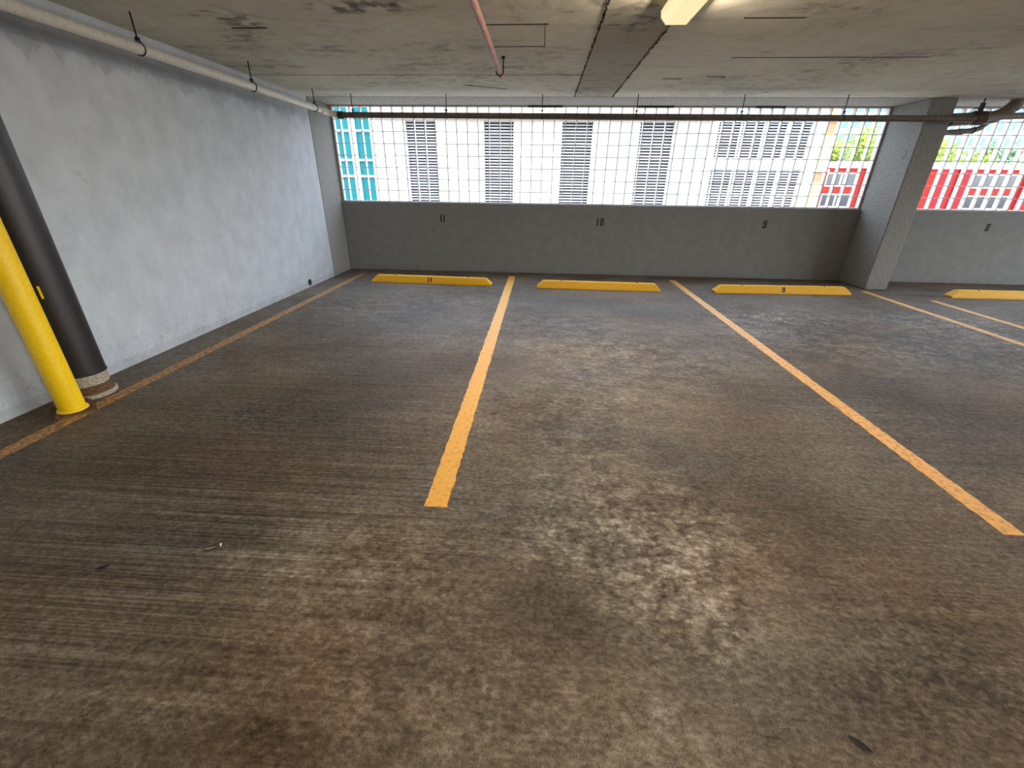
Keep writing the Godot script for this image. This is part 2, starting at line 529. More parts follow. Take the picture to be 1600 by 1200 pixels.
func ceiling_material(tint: Color) -> StandardMaterial3D:
	var W := 2048
	var H := 1366
	var broad := noise_bytes(noise(FastNoiseLite.TYPE_SIMPLEX, 0.006, 51, 4, 50.0), W, H, 1024, 683)
	var smear := noise_bytes(noise(FastNoiseLite.TYPE_SIMPLEX, 0.02, 52, 4, 60.0), W, H, 512, 1366)
	var mid := noise_bytes(noise(FastNoiseLite.TYPE_SIMPLEX, 0.03, 53, 5, 20.0), W, H)
	var grain := noise_bytes(noise(FastNoiseLite.TYPE_VALUE, 0.4, 54, 2), W, H)
	var marks := [[540, 14, 0.35, 0.14, -50], [600, 10, 0.3, 0.1, -36], [660, 68, 0.4, 0.12, -34], [700, 78, 0.4, 0.1, -30], [340, 20, 0.25, 0.2, -34], [370, 35, 0.2, 0.12, -36], [390, 55, 0.3, 0.08, -30], [330, 75, 0.4, 0.1, -30], [420, 105, 0.6, 0.1, -26], [560, 110, 0.6, 0.1, -16], [1450, 45, 0.3, 0.12, -24], [1180, 140, 0.6, 0.1, -14], [1260, 35, 0.4, 0.1, -14], [1000, 40, 0.2, 0.6, -22], [980, 20, 0.2, 0.4, -20], [760, 130, 0.5, 0.2, 14], [600, 60, 0.8, 0.5, 10], [1500, 110, 0.8, 0.4, 10]]
	var bd := painted(marks, 128.0, CEIL_LO, CEIL_SIZE, on_ceiling, W, H)
	var lut := ramp([[0.0, Color8(96, 88, 78)], [0.3, Color8(146, 139, 124)], [0.5, Color8(202, 196, 177)], [0.7, Color8(217, 211, 193)], [1.0, Color8(226, 221, 206)]])
	var out := PackedByteArray()
	out.resize(W * H)
	for i in W * H:
		var b := bd[i] - 128
		var pat := mid[i] - 128
		var s := smear[i]
		var v: int = 156 + (broad[i] - 128) * 3 / 8 + pat / 4 + (grain[i] - 128) / 8 + b + (b * pat) / 40
		if s < 96:
			v -= (96 - s) * 6 / 8
		out[i] = clampi(v, 0, 255)
	var m := plain(tint, 0.9)
	m.albedo_texture = tex_from(out, W, H, lut)
	m.heightmap_enabled = true
	m.heightmap_texture = grey_tex(mid, W, H)
	m.heightmap_scale = 0.3
	return m

# the left wall: pale blue grey paint, an older darker coat left along the top with a ragged lower edge
func wall_material() -> StandardMaterial3D:
	var W := 2048
	var H := 512
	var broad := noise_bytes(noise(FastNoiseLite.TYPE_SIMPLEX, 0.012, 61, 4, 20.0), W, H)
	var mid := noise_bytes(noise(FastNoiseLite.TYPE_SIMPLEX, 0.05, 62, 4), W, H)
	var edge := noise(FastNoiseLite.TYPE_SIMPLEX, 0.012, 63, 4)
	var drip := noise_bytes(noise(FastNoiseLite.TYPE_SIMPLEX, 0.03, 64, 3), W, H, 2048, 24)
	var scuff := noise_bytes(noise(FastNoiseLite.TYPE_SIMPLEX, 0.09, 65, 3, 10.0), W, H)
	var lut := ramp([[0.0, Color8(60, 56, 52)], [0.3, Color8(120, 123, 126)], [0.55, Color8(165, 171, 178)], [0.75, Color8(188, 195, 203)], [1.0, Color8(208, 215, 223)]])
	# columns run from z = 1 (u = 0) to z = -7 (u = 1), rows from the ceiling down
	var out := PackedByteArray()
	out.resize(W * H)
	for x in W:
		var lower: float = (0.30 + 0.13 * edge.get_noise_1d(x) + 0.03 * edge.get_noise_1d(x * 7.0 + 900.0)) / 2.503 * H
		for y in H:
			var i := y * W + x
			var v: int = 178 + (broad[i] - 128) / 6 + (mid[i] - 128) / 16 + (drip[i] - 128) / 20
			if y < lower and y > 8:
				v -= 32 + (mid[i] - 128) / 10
			var up := H - y                       # grime and scuffs along the foot
			if up < 60 and scuff[i] + up < 112:
				v -= 26
			elif up < 16 and scuff[i] > 108:
				v -= 36
			out[i] = clampi(v, 0, 255)
	# fine upright cracks and a few knocks, [z, y from, y to]
	for c in [[-5.09, 2.0, 0.2], [-3.62, 1.4, 0.4], [-6.2, 2.1, 0.5]]:
		var cx: float = (1.0 - c[0]) / 8.0 * W
		for y in range(int((CEIL - c[1]) / CEIL * H), int((CEIL - c[2]) / CEIL * H)):
			var px := int(cx + 6.0 * edge.get_noise_2d(y * 1.5, c[0] * 100.0))
			out[y * W + px] = maxi(0, out[y * W + px] - 26)
	for c in [[-3.26, 1.45, 9, 4], [-3.3, 1.4, 5, 4], [-5.6, 1.85, 3, 2], [-6.3, 1.6, 3, 2], [-5.0, 1.05, 2, 2], [-4.3, 0.9, 2, 2]]:
		var cx := int((1.0 - c[0]) / 8.0 * W)
		var cy := int((CEIL - c[1]) / CEIL * H)
		for y in range(-c[3], c[3] + 1):
			for x in range(-c[2], c[2] + 1):
				if Vector2(float(x) / c[2], float(y) / c[3]).length() < 0.9 + edge.get_noise_2d(x * 20.0, y * 20.0):
					out[(cy + y) * W + cx + x] = maxi(0, out[(cy + y) * W + cx + x] - 22)
	var m := plain(Color.WHITE, 0.62)
	m.albedo_texture = tex_from(out, W, H, lut)
	m.heightmap_enabled = true
	m.heightmap_texture = grey_tex(mid, W, H)
	m.heightmap_scale = 0.05
	return m

func paint_material(wear: float, sd: int, stops: Array) -> StandardMaterial3D:
	# orange road paint with the concrete showing through where it has worn off
	var n := 512
	var a := tile_bytes(noise(FastNoiseLite.TYPE_SIMPLEX, 0.05, sd, 5), n, n)
	var g := tile_bytes(noise(FastNoiseLite.TYPE_VALUE, 0.3, sd + 9, 2), n, n)
	var v := PackedByteArray()
	v.resize(n * n)
	var cut := int(wear * 255)
	for i in n * n:
		v[i] = clampi(128 + (a[i] + (g[i] - 128) / 2 - cut) * 2, 0, 255)
	var lut := ramp(stops)
	var m := plain(Color.WHITE, 0.6)
	m.albedo_texture = tex_from(v, n, n, lut)
	m.uv1_triplanar = true
	m.uv1_world_triplanar = true
	m.uv1_scale = Vector3.ONE / 1.3
	return m

# ------------------------------------------------------------------ the shell of the garage
func flat_uv(st: SurfaceTool, p: Vector3, lo: Vector2, size: Vector2) -> void:
	st.set_uv(Vector2((p.x - lo.x) / size.x, (p.z - lo.y) / size.y))
	st.set_uv2(Vector2(p.x, p.z) / 0.83)
	st.add_vertex(p)

func panel_with_grooves(x0: float, x1: float, z0: float, z1: float, grooves: Array, depth := 0.05) -> ArrayMesh:
	# underside of a ceiling panel at CEIL, with grooves [x0, x1, z0, z1] cut up into it
	var xs := [x0, x1]
	var zs := [z0, z1]
	for g in grooves:
		xs.append_array([g[0], g[1]])
		zs.append_array([g[2], g[3]])
	xs = xs.filter(func(v): return v >= x0 and v <= x1)
	zs = zs.filter(func(v): return v >= z0 and v <= z1)
	xs.sort()
	zs.sort()
	var inside := func(x: float, z: float) -> bool:
		if x < x0 or x > x1 or z < z0 or z > z1:
			return true
		for g in grooves:
			if x > g[0] and x < g[1] and z > g[2] and z < g[3]:
				return true
		return false
	var st := new_st()
	var quad := func(a: Vector3, b: Vector3, c: Vector3, d: Vector3, n: Vector3):
		var q := [a, b, c, a, c, d]
		if (b - a).cross(c - a).dot(n) > 0.0:
			q = [a, c, b, a, d, c]
		for p in q:
			flat_uv(st, p, CEIL_LO, CEIL_SIZE)
	var up := CEIL + depth
	for i in xs.size() - 1:
		for j in zs.size() - 1:
			if xs[i + 1] - xs[i] < 1e-5 or zs[j + 1] - zs[j] < 1e-5:
				continue
			var cx: float = (xs[i] + xs[i + 1]) / 2
			var cz: float = (zs[j] + zs[j + 1]) / 2
			var cut: bool = inside.call(cx, cz)
			var y := up if cut else CEIL
			quad.call(Vector3(xs[i], y, zs[j]), Vector3(xs[i + 1], y, zs[j]), Vector3(xs[i + 1], y, zs[j + 1]), Vector3(xs[i], y, zs[j + 1]), Vector3.DOWN)
			if not cut:
				var e := 1e-4
				if inside.call(xs[i] - e, cz):
					quad.call(Vector3(xs[i], y, zs[j]), Vector3(xs[i], up, zs[j]), Vector3(xs[i], up, zs[j + 1]), Vector3(xs[i], y, zs[j + 1]), Vector3.LEFT)
				if inside.call(xs[i + 1] + e, cz):
					quad.call(Vector3(xs[i + 1], y, zs[j]), Vector3(xs[i + 1], up, zs[j]), Vector3(xs[i + 1], up, zs[j + 1]), Vector3(xs[i + 1], y, zs[j + 1]), Vector3.RIGHT)
				if inside.call(cx, zs[j] - e):
					quad.call(Vector3(xs[i], y, zs[j]), Vector3(xs[i + 1], y, zs[j]), Vector3(xs[i + 1], up, zs[j]), Vector3(xs[i], up, zs[j]), Vector3.FORWARD)
				if inside.call(cx, zs[j + 1] + e):
					quad.call(Vector3(xs[i], y, zs[j + 1]), Vector3(xs[i + 1], y, zs[j + 1]), Vector3(xs[i + 1], up, zs[j + 1]), Vector3(xs[i], up, zs[j + 1]), Vector3.BACK)
	# the top, so that the panel is solid
	quad.call(Vector3(x0, CEIL + 0.06, z0), Vector3(x1, CEIL + 0.06, z0), Vector3(x1, CEIL + 0.06, z1), Vector3(x0, CEIL + 0.06, z1), Vector3.UP)
	return done(st)

func groove_x(z: float, x0: float, x1: float, w: float) -> Array:
	return [x0, x1, z - w / 2, z + w / 2]

func groove_z(x: float, z0: float, z1: float, w: float) -> Array:
	return [x - w / 2, x + w / 2, z0, z1]

func strip_mesh(from: Vector3, to: Vector3, width: float, lift: float, thick: float, sd: int, ragged: float) -> ArrayMesh:
	# a long low strip with ragged sides: paint on the floor (lift 0) or a ridge of mortar on the ceiling
	var rng := RandomNumberGenerator.new()
	rng.seed = sd
	var st := new_st()
	var dir := (to - from).normalized()
	var side := dir.cross(Vector3.UP).normalized()
	var n := maxi(8, int(from.distance_to(to) / 0.035))
	var L := []
	var R := []
	for i in n + 1:
		var c := from.lerp(to, float(i) / n)
		var w := width / 2
		L.append(c - side * (w + rng.randf_range(-ragged, ragged)))
		R.append(c + side * (w + rng.randf_range(-ragged, ragged)))
	var up := Vector3(0, lift, 0)
	var th := Vector3(0, thick, 0)
	for i in n:
		var ins: Vector3 = (L[i] + R[i + 1]) / 2 + up + th * 0.5
		quad_out(st, L[i] + up + th, R[i] + up + th, R[i + 1] + up + th, L[i + 1] + up + th, ins)
		quad_out(st, L[i] + up, L[i + 1] + up, L[i + 1] + up + th, L[i] + up + th, ins)
		quad_out(st, R[i] + up, R[i + 1] + up, R[i + 1] + up + th, R[i] + up + th, ins)
	for i in [0, n]:
		quad_out(st, L[i] + up, R[i] + up, R[i] + up + th, L[i] + up + th, from.lerp(to, 0.5))
	return done(st)

func build_shell() -> void:
	# floor slab
	var st := new_st()
	var f0 := Vector3(WALL_X - 0.3, 0, BACK_Z - 0.2)
	var f1 := Vector3(END_X + 0.2, 0, END_Z + 0.2)
	for p in [Vector3(f0.x, 0, f0.z), Vector3(f1.x, 0, f0.z), Vector3(f1.x, 0, f1.z), Vector3(f0.x, 0, f0.z), Vector3(f1.x, 0, f1.z), Vector3(f0.x, 0, f1.z)]:
		flat_uv(st, p, FLOOR_LO, FLOOR_SIZE)
	st.set_uv(Vector2.ZERO)
	var lo := Vector3(f0.x, -0.25, f0.z)
	var hi := Vector3(f1.x, -0.0005, f1.z)
	add_box(st, lo, hi)
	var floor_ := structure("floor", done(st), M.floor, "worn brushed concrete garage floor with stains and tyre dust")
	# painted lines, each a part of the floor
	var lines := [
		[-3.0, -7.25, -1.7, 0.10, "line_faded", "faded orange stall line running beside the grey side wall"],
		[-0.457, -7.35, -1.6, 0.112, "line_good", "bright orange stall line between stalls 11 and 10"],
		[2.203, -7.35, -1.62, 0.10, "line_worn", "orange stall line between stalls 10 and 9"],
		[4.935, -6.86, -1.62, 0.09, "line_worn", "pale orange stall line running out from the concrete column"],
		[5.535, -6.33, -1.62, 0.085, "line_worn", "pale orange stall line of stall 8, beside the column line"]]
	for l in lines:
		put("stall_line", strip_mesh(Vector3(l[0], 0, l[1]), Vector3(l[0], 0, l[2]), l[3], 0.0, 0.0012, int(l[0] * 100) + 900, 0.004), M[l[4]], floor_, Vector3.ZERO, l[5])
	# ceiling: slab above, cast panels below it
	var ceiling := structure("ceiling", box(Vector3(WALL_X - 0.3, CEIL + 0.06, BACK_Z - 0.2), Vector3(END_X + 0.2, CEIL + 0.3, END_Z + 0.2)), M.ceiling, "grey concrete ceiling slab with form joints and dark smears")
	var g_left := [groove_x(-5.68, WALL_X, 0.388, 0.026), groove_x(-4.05, -0.475, 0.0, 0.036), groove_x(-4.62, -0.475, -0.023, 0.034), groove_z(-0.027, -4.625, -4.02, 0.007), groove_z(-0.475, -4.62, -4.05, 0.006),
		groove_x(-4.085, -2.49, -2.2, 0.04), groove_z(-2.215, -4.85, -4.08, 0.005), groove_z(-3.08, -4.75, -3.75, 0.005), groove_z(-2.56, -5.0, -4.0, 0.004)]
	put("ceiling_panel", panel_with_grooves(WALL_X, 0.388, COL_Z, END_Z, g_left), M.ceiling, ceiling)
	put("closure_strip", panel_with_grooves(0.393, 0.889, COL_Z, END_Z, [groove_x(-5.95, 0.43, 0.78, 0.005)]), M.ceiling_strip, ceiling, Vector3.ZERO, "darker strip of concrete between two rough joints")
	var g_right := [groove_x(-5.0, 1.7, 3.45, 0.034), groove_z(3.45, -5.0, -4.72, 0.006), groove_x(-3.95, 1.38, 1.81, 0.036), groove_z(1.38, -3.95, -3.6, 0.005), groove_z(1.815, -3.95, -3.75, 0.006), groove_x(-5.35, 0.95, 1.5, 0.004)]
	put("ceiling_panel", panel_with_grooves(0.893, END_X, COL_Z, END_Z, g_right), M.ceiling, ceiling)
	var groove_dark := plain(Color8(52, 46, 40), 0.95)  # dark strips laid in the grooves so the joints read darker
	for g in [g_left[0], g_left[1], g_left[2], g_left[3], g_left[4], g_left[5], g_right[0], g_right[2]]:
		put("dark_groove_strip", box(Vector3(g[0] + 0.001, CEIL + 0.001, g[2] + 0.001), Vector3(g[1] - 0.001, CEIL + 0.02, g[3] - 0.001)), groove_dark, ceiling)
	put("mortar_ridge", strip_mesh(Vector3(0.383, CEIL, COL_Z), Vector3(0.383, CEIL, 0.5), 0.012, -0.006, 0.006, 71, 0.008), M.mortar, ceiling)
	put("mortar_ridge", strip_mesh(Vector3(0.897, CEIL, COL_Z), Vector3(0.897, CEIL, 0.5), 0.014, -0.007, 0.007, 72, 0.009), M.mortar, ceiling)
	for k in [[760, 136, 0.5, 0.3], [1050, 123, 0.2, 0.02], [1120, 120, 0.22, 0.05]]:
		var p := on_ceiling(k[0], k[1])
		put("mortar_smear", strip_mesh(p + Vector3(-k[2] / 2, 0, k[3] * 0.4), p + Vector3(k[2] / 2, 0, -k[3] * 0.4), 0.025, -0.002, 0.002, int(k[0]), 0.009), M.mortar, ceiling)
	put("edge_soffit", box(Vector3(WALL_X - 0.3, CEIL - 0.002, BACK_Z - 0.2), Vector3(END_X, CEIL + 0.06, COL_Z - 0.008)), M.soffit, ceiling, Vector3.ZERO, "rough textured strip along the ceiling above the opening")
	# left wall, planar map on its face
	var wst := new_st()
	var wz0 := COL_Z + 0.006
	for q in [[0, 0], [1, 0], [1, 1], [0, 0], [1, 1], [0, 1]]:
		var z: float = [END_Z, wz0][q[0]]
		var y: float = [CEIL + 0.06, 0.0][q[1]]
		wst.set_uv(Vector2((1.0 - z) / 8.0, (CEIL - y) / CEIL))
		wst.add_vertex(Vector3(WALL_X, y, z))
	add_box(wst, Vector3(WALL_X - 0.25, 0, wz0), Vector3(WALL_X - 0.0005, CEIL + 0.06, END_Z))
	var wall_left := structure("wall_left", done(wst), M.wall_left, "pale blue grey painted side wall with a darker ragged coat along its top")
	var hole := on_wall(484, 441)
	var rim := put("weep_hole", tube([Vector3(-0.02, 0, 0), Vector3(0.006, 0, 0)], 0.045, 20), M.black_paint, wall_left, hole, "small round black drain hole near the floor")
	rim.set_meta("label", "small round black drain hole near the floor")
	# corner pilaster
	var pil := structure("wall_corner_pilaster", bevel_box(Vector3(WALL_X - 0.25, 0, BACK_Z - 0.2), Vector3(WALL_X + 0.004, CEIL, COL_Z), 0.004), M.stucco, "grey stuccoed corner pilaster beside the pale side wall")
	pil.set_meta("kind", "structure")
	# parapet in two bays and on to the end
	var bays := [[WALL_X + 0.004, 5.038], [5.368, END_X]]
	var nums := [[["11", -1.66, 0.88], ["10", 0.975, 0.864], ["9", 3.614, 0.875]], [["8", 7.02, 0.885]]]
	for b in 2:
		var w := structure("wall_back", bevel_box(Vector3(bays[b][0], 0, BACK_Z - 0.2), Vector3(bays[b][1], SILL, BACK_Z), 0.012), M.parapet, ["dark grey painted parapet below the barred opening, left of the column", "dark grey painted parapet below the barred opening, right of the column"][b])
		for nm in nums[b]:
			put("stall_number", digits(nm[0], 0.118, 0.002), M.black_paint, w, Vector3(nm[1], nm[2], BACK_Z + 0.0005), "black stencilled number " + nm[0])
	# column
	var col := structure("wall_column", bevel_box(Vector3(5.038, 0, BACK_Z - 0.2), Vector3(5.368, CEIL, COL_Z), 0.012), M.stucco, "deep grey stuccoed concrete column standing against the parapet")
	var lp := Vector3(5.036, 1.86, -7.12)
	put("wire_loop", tube([Vector3(0, 0.05, 0), Vector3(-0.002, 0.02, 0.008), Vector3(-0.002, -0.03, 0.010), Vector3(-0.004, -0.06, 0.0), Vector3(-0.004, -0.05, -0.016), Vector3(0, -0.02, -0.014)], 0.002, 6), M.rod, col, lp, "small loop of wire")
	# unseen upper block, added to hold sky light off the facade opposite
	structure("wall_added_upper_block", box(Vector3(-14, CEIL + 0.3, BACK_Z - 0.2), Vector3(END_X + 0.2, 19.0, END_Z + 0.2)), M.soffit, "unseen block added above this deck to cut sky light")
	# far sides, beyond the frame: low parapet and added solid wall, shaped for the light
	structure("wall_right", box(Vector3(END_X, 0, BACK_Z - 0.2), Vector3(END_X + 0.2, 0.4, END_Z)), M.wall_plain, "parapet along the far side of the deck")
	structure("wall_front", box(Vector3(WALL_X - 0.25, 0, END_Z), Vector3(END_X + 0.2, CEIL + 0.06, END_Z + 0.2)), M.wall_plain, "unseen solid wall added behind the drive aisle to cut light")

func on_wall(u: float, v: float) -> Vector3:
	var d := ray(u, v)
	return cam.position + d * ((WALL_X - cam.position.x) / d.x)

func digits(text: String, h: float, thick: float) -> ArrayMesh:
	# narrow block stencil figures, slanted a little, centred, facing +z
	var segs := {"1": "r", "0": "tblr", "9": "tmuRr", "8": "tmblr"}
	var w := h * 0.5
	var s := h * 0.19
	var st := new_st()
	var adv := []
	var total := 0.0
	for c in text:
		var cw := s if c == "1" else w
		adv.append(cw)
		total += cw
	total += (text.length() - 1) * h * 0.26
	var x := -total / 2
	for i in text.length():
		var c := text[i]
		var cw: float = adv[i]
		var bars := []
		var k := s * 0.35     # corners left open, as a stencil leaves them
		match c:
			"1":
				bars = [[0.0, -h / 2, s, h / 2]]
			"0":
				bars = [[0.0, -h / 2 + k, s, h / 2 - k], [w - s, -h / 2 + k, w, h / 2 - k], [s * 0.7, h / 2 - s, w - s * 0.7, h / 2], [s * 0.7, -h / 2, w - s * 0.7, -h / 2 + s]]
			"9":
				bars = [[w - s, -h / 2, w, h / 2 - k], [0.0, 0.02 * h, s, h / 2 - k], [s * 0.7, h / 2 - s, w - s * 0.7, h / 2], [s * 0.7, -s * 0.4, w - s * 0.7, s * 0.6], [0.0, -h / 2, s, -h / 2 + s * 1.6], [s * 0.7, -h / 2, w - s * 0.7, -h / 2 + s]]
			"8":
				bars = [[w - s, -h / 2 + k, w, -s * 0.1], [w - s, s * 0.2, w, h / 2 - k], [0.0, s * 0.2, s, h / 2 - k], [0.0, -h / 2 + k, s, -s * 0.1], [s * 0.7, h / 2 - s, w - s * 0.7, h / 2], [s * 0.7, -s * 0.4, w - s * 0.7, s * 0.6], [s * 0.7, -h / 2, w - s * 0.7, -h / 2 + s]]
		for b in bars:
			var sl := 0.05
			var p := [Vector3(x + b[0] + b[1] * sl, b[1], thick), Vector3(x + b[2] + b[1] * sl, b[1], thick), Vector3(x + b[2] + b[3] * sl, b[3], thick), Vector3(x + b[0] + b[3] * sl, b[3], thick)]
			var back := Vector3(0, 0, -thick)
			var ins: Vector3 = (p[0] + p[2]) / 2 + back * 0.5
			quad_out(st, p[0], p[1], p[2], p[3], ins)
			for e in 4:
				var q: Vector3 = p[(e + 1) % 4]
				quad_out(st, p[e], q, q + back, p[e] + back, ins)
		x += cw + h * 0.26
	return done(st)

# ------------------------------------------------------------------ barred openings
func build_grilles() -> void:
	var z0 := BACK_Z - 0.05
	var depth := 0.085
	var rows := [2.315, 2.148, 1.979, 1.81, 1.638, 1.468, 1.298]
	var bays := [[WALL_X + 0.03, 5.02], [5.39, 13.6]]
	var labels := ["white grille of deep upright bars between corner pilaster and column", "white grille of deep upright bars beyond the column, above stall 8"]
	var bar := bevel_box(Vector3(-0.0055, SILL + 0.012, -depth), Vector3(0.0055, CEIL - 0.02, 0), 0.0015)
	for b in 2:
		var x0: float = bays[b][0]
		var x1: float = bays[b][1]
		var g := thing("security_grille", labels[b], "grille", Vector3(0, 0, z0), 0.0, "barred openings above the parapet")
		put("bottom_rail", bevel_box(Vector3(x0, SILL, -depth), Vector3(x1, SILL + 0.012, 0.0), 0.002), M.bar, g)
		put("top_rail", bevel_box(Vector3(x0, CEIL - 0.022, -depth), Vector3(x1, CEIL - 0.003, 0.0), 0.002), M.bar, g)
		var x := -0.024
		while x - 0.169 > x0:
			x -= 0.169
		if b == 1:
			while x < x0 + 0.03:
				x += 0.169
		while x < x1:
			put("bar", bar, M.bar, g, Vector3(x, 0, 0))
			x += 0.169
		for e in [x0, x1]:
			put("side_rail", bevel_box(Vector3(e - 0.012, SILL + 0.012, -depth), Vector3(e + 0.012, CEIL - 0.022, 0), 0.002), M.bar, g)
		for y in rows:
			put("cross_rod", tube([Vector3(x0, y, -0.012), Vector3(x1, y, -0.012)], 0.005, 6), M.bar, g)
		if b == 0:
			for pl in [[825, 880], [998, 1055], [1184, 1230]]:
				var a := on_z(pl[0], 166, BACK_Z).x
				var c := on_z(pl[1], 166, BACK_Z).x
				put("fixing_plate", bevel_box(Vector3(a, CEIL - 0.026, -0.06), Vector3(c, CEIL - 0.002, 0.02), 0.003), M.dark_metal, g)

# ------------------------------------------------------------------ the street outside
func slats(parent: Node, mesh: ArrayMesh, x: float, y0: float, y1: float, pitch: float, z: float) -> void:
	var y := y0 + pitch / 2
	while y < y1:
		var s := put("slat", mesh, M.slat, parent, Vector3(x, y, z))
		s.rotation.x = 0.5
		y += pitch

func louvre(parent: Node, x0: float, x1: float, y0: float, y1: float, z: float, pitch: float) -> void:
	var l := put("louvre", box(Vector3(x0, y0, z - 0.32), Vector3(x1, y1, z - 0.26)), M.louvre_back, parent, Vector3.ZERO, "dark louvred opening with pale horizontal slats")
	var m := bevel_box(Vector3(-(x1 - x0) / 2, -0.008, -0.05), Vector3((x1 - x0) / 2, 0.008, 0.05), 0.003)
	slats(l, m, (x0 + x1) / 2, y0, y1, pitch, z - 0.16)
	if x1 - x0 > 3.0:
		var n := 4
		for i in range(1, n):
			var x := lerpf(x0, x1, float(i) / n)
			put("mullion", box(Vector3(x - 0.03, y0, z - 0.2), Vector3(x + 0.03, y1, z - 0.08)), M.slat, l)

func build_street() -> void:
	var road := structure("floor_street", box(Vector3(-90, STREET - 0.3, -160), Vector3(160, STREET, END_Z + 60)), M.asphalt, "street far below the garage")
	road.set_meta("kind", "structure")
	# pale building opposite
	var z := -26.0
	var w := thing("pale_building", "tall cream white building with narrow louvred openings across the street", "building", Vector3.ZERO)
	var cuts := [[-7.4, -5.75], [-3.2, -1.63], [0.92, 2.5], [4.92, 6.65], [8.87, 13.5]]
	var y0 := -5.0
	var y1 := 4.4
	var x := -9.2
	for c in cuts:
		put("pier", box(Vector3(x, STREET, z - 0.4), Vector3(c[0], y1, z)), M.white_wall, w)
		x = c[1]
	put("pier", box(Vector3(x, STREET, z - 0.4), Vector3(13.66, y1, z)), M.white_wall, w)
	for c in cuts:
		put("sill_wall", box(Vector3(c[0], STREET, z - 0.4), Vector3(c[1], y0, z - 0.02)), M.white_wall, w)
	for i in 4:
		louvre(w, cuts[i][0], cuts[i][1], y0, y1, z, 0.141)
	louvre(w, 8.87, 13.5, 2.73, y1, z, 0.128)
	put("blue_band", box(Vector3(8.87, 2.25, z - 0.3), Vector3(13.5, 2.73, z - 0.03)), M.blue_panel, w, Vector3.ZERO, "pale blue band between the two louvres")
	louvre(w, 8.87, 13.5, y0, 2.25, z, 0.128)
	put("ledge", bevel_box(Vector3(-9.2, y1, z - 0.4), Vector3(8.6, 7.5, z + 0.27), 0.02), M.ledge, w, Vector3.ZERO, "pinkish cream upper wall that juts out over the louvres")
	put("upper_wall", box(Vector3(8.6, y1, z - 0.4), Vector3(13.66, 7.5, z)), M.blue_panel, w)
	put("cornice_line", box(Vector3(8.9, 4.52, z), Vector3(13.4, 4.6, z + 0.1)), M.louvre_back, w)
	put("rear_wall", box(Vector3(-9.2, STREET, z - 9.0), Vector3(13.66, 7.5, z - 0.4)), M.white_wall, w)
	# teal windowed bay at its left end
	var t := thing("glazed_building", "white framed building bay with tall teal glass windows", "building", Vector3.ZERO)
	var wx := [[-13.4, -12.6], [-12.4, -11.62], [-11.3, -10.5], [-10.18, -9.36]]
	var ry := [[-3.2, -1.2], [-1.1, 1.66], [1.76, 2.46], [2.56, 3.86], [3.96, 5.9]]
	put("back_wall", box(Vector3(-13.6, STREET, z - 0.4), Vector3(-9.2, 7.5, z - 0.16)), M.white_wall, t)
	var px := -13.6
	for c in wx:
		put("upright", box(Vector3(px, STREET, z - 0.16), Vector3(c[0], 7.5, z)), M.white_metal, t)
		px = c[1]
	put("upright", box(Vector3(px, STREET, z - 0.16), Vector3(-9.2, 7.5, z)), M.white_metal, t)
	for c in wx:
		for r in ry:
			put("window_pane", box(Vector3(c[0], r[0], z - 0.16), Vector3(c[1], r[1], z - 0.12)), M.teal, t)
			put("transom", box(Vector3(c[0], r[1], z - 0.16), Vector3(c[1], r[1] + 0.1, z - 0.02)), M.white_metal, t)
	# cream corner beyond it
	var cz := -32.0
	var cr := thing("cream_building", "narrow cream building corner between the white building and the red one", "building", Vector3.ZERO)
	put("wall", box(Vector3(17.35, STREET, cz - 6), Vector3(18.2, 12, cz)), M.cream, cr)
	put("side_wall", box(Vector3(15.6, STREET, cz - 6), Vector3(17.35, 12, cz + 0.2)), M.white_wall, cr)
	for yy in [4.55, 1.8]:
		put("vent_panel", bevel_box(Vector3(17.45, yy, cz), Vector3(18.1, yy + 0.5, cz + 0.05), 0.01), M.tan, cr)
		put("string_course", box(Vector3(17.36, yy + 0.55, cz), Vector3(18.28, yy + 0.7, cz + 0.15)), M.ledge, cr)
	# red building
	var rz := -70.0
	var rb := thing("red_building", "low red painted building with dark window rows and a white roof edge", "building", Vector3.ZERO)
	put("wall", box(Vector3(38.6, STREET, rz - 14), Vector3(86, 3.95, rz)), M.red, rb)
	put("roof_edge", bevel_box(Vector3(38.2, 3.95, rz - 14.3), Vector3(86.4, 4.75, rz + 0.35), 0.05), M.white_wall, rb)
	for s in [[40.0, 44.0, 2], [47.2, 53.0, 3], [59.4, 65.5, 4], [69.5, 75.6, 4]]:
		for yy in [1.75, -0.95, -3.65]:
			var n: int = s[2]
			var frame := put("window", box(Vector3(s[0], yy - 0.12, rz), Vector3(s[1], yy + 1.62, rz + 0.06)), M.white_metal, rb)
			for i in n:
				var a := lerpf(s[0], s[1], float(i) / n) + 0.12
				var c := lerpf(s[0], s[1], float(i + 1) / n) - 0.12
				put("pane", box(Vector3(a, yy, rz + 0.02), Vector3(c, yy + 1.5, rz + 0.1)), M.dark_glass, frame)
	for s in [[45.0, 46.6], [54.9, 56.9], [57.5, 58.9], [66.3, 68.6]]:
		put("pilaster", box(Vector3(s[0], STREET, rz), Vector3(s[1], 3.95, rz + 0.4)), M.red_deep, rb)
	# far towers
	tower(Vector3(66.5, STREET, -122), 15.5, 40.0, 6, "white far tower with small blue windows left of the column", M.tower_wall)
	tower(Vector3(94, STREET, -126), 22.0, 44.0, 8, "pale blue far tower with rows of windows behind the trees", M.tower_blue)
	tower(Vector3(55, STREET, -108), 9.0, 17.5, 4, "lower white far block beside the cream corner", M.tower_wall)
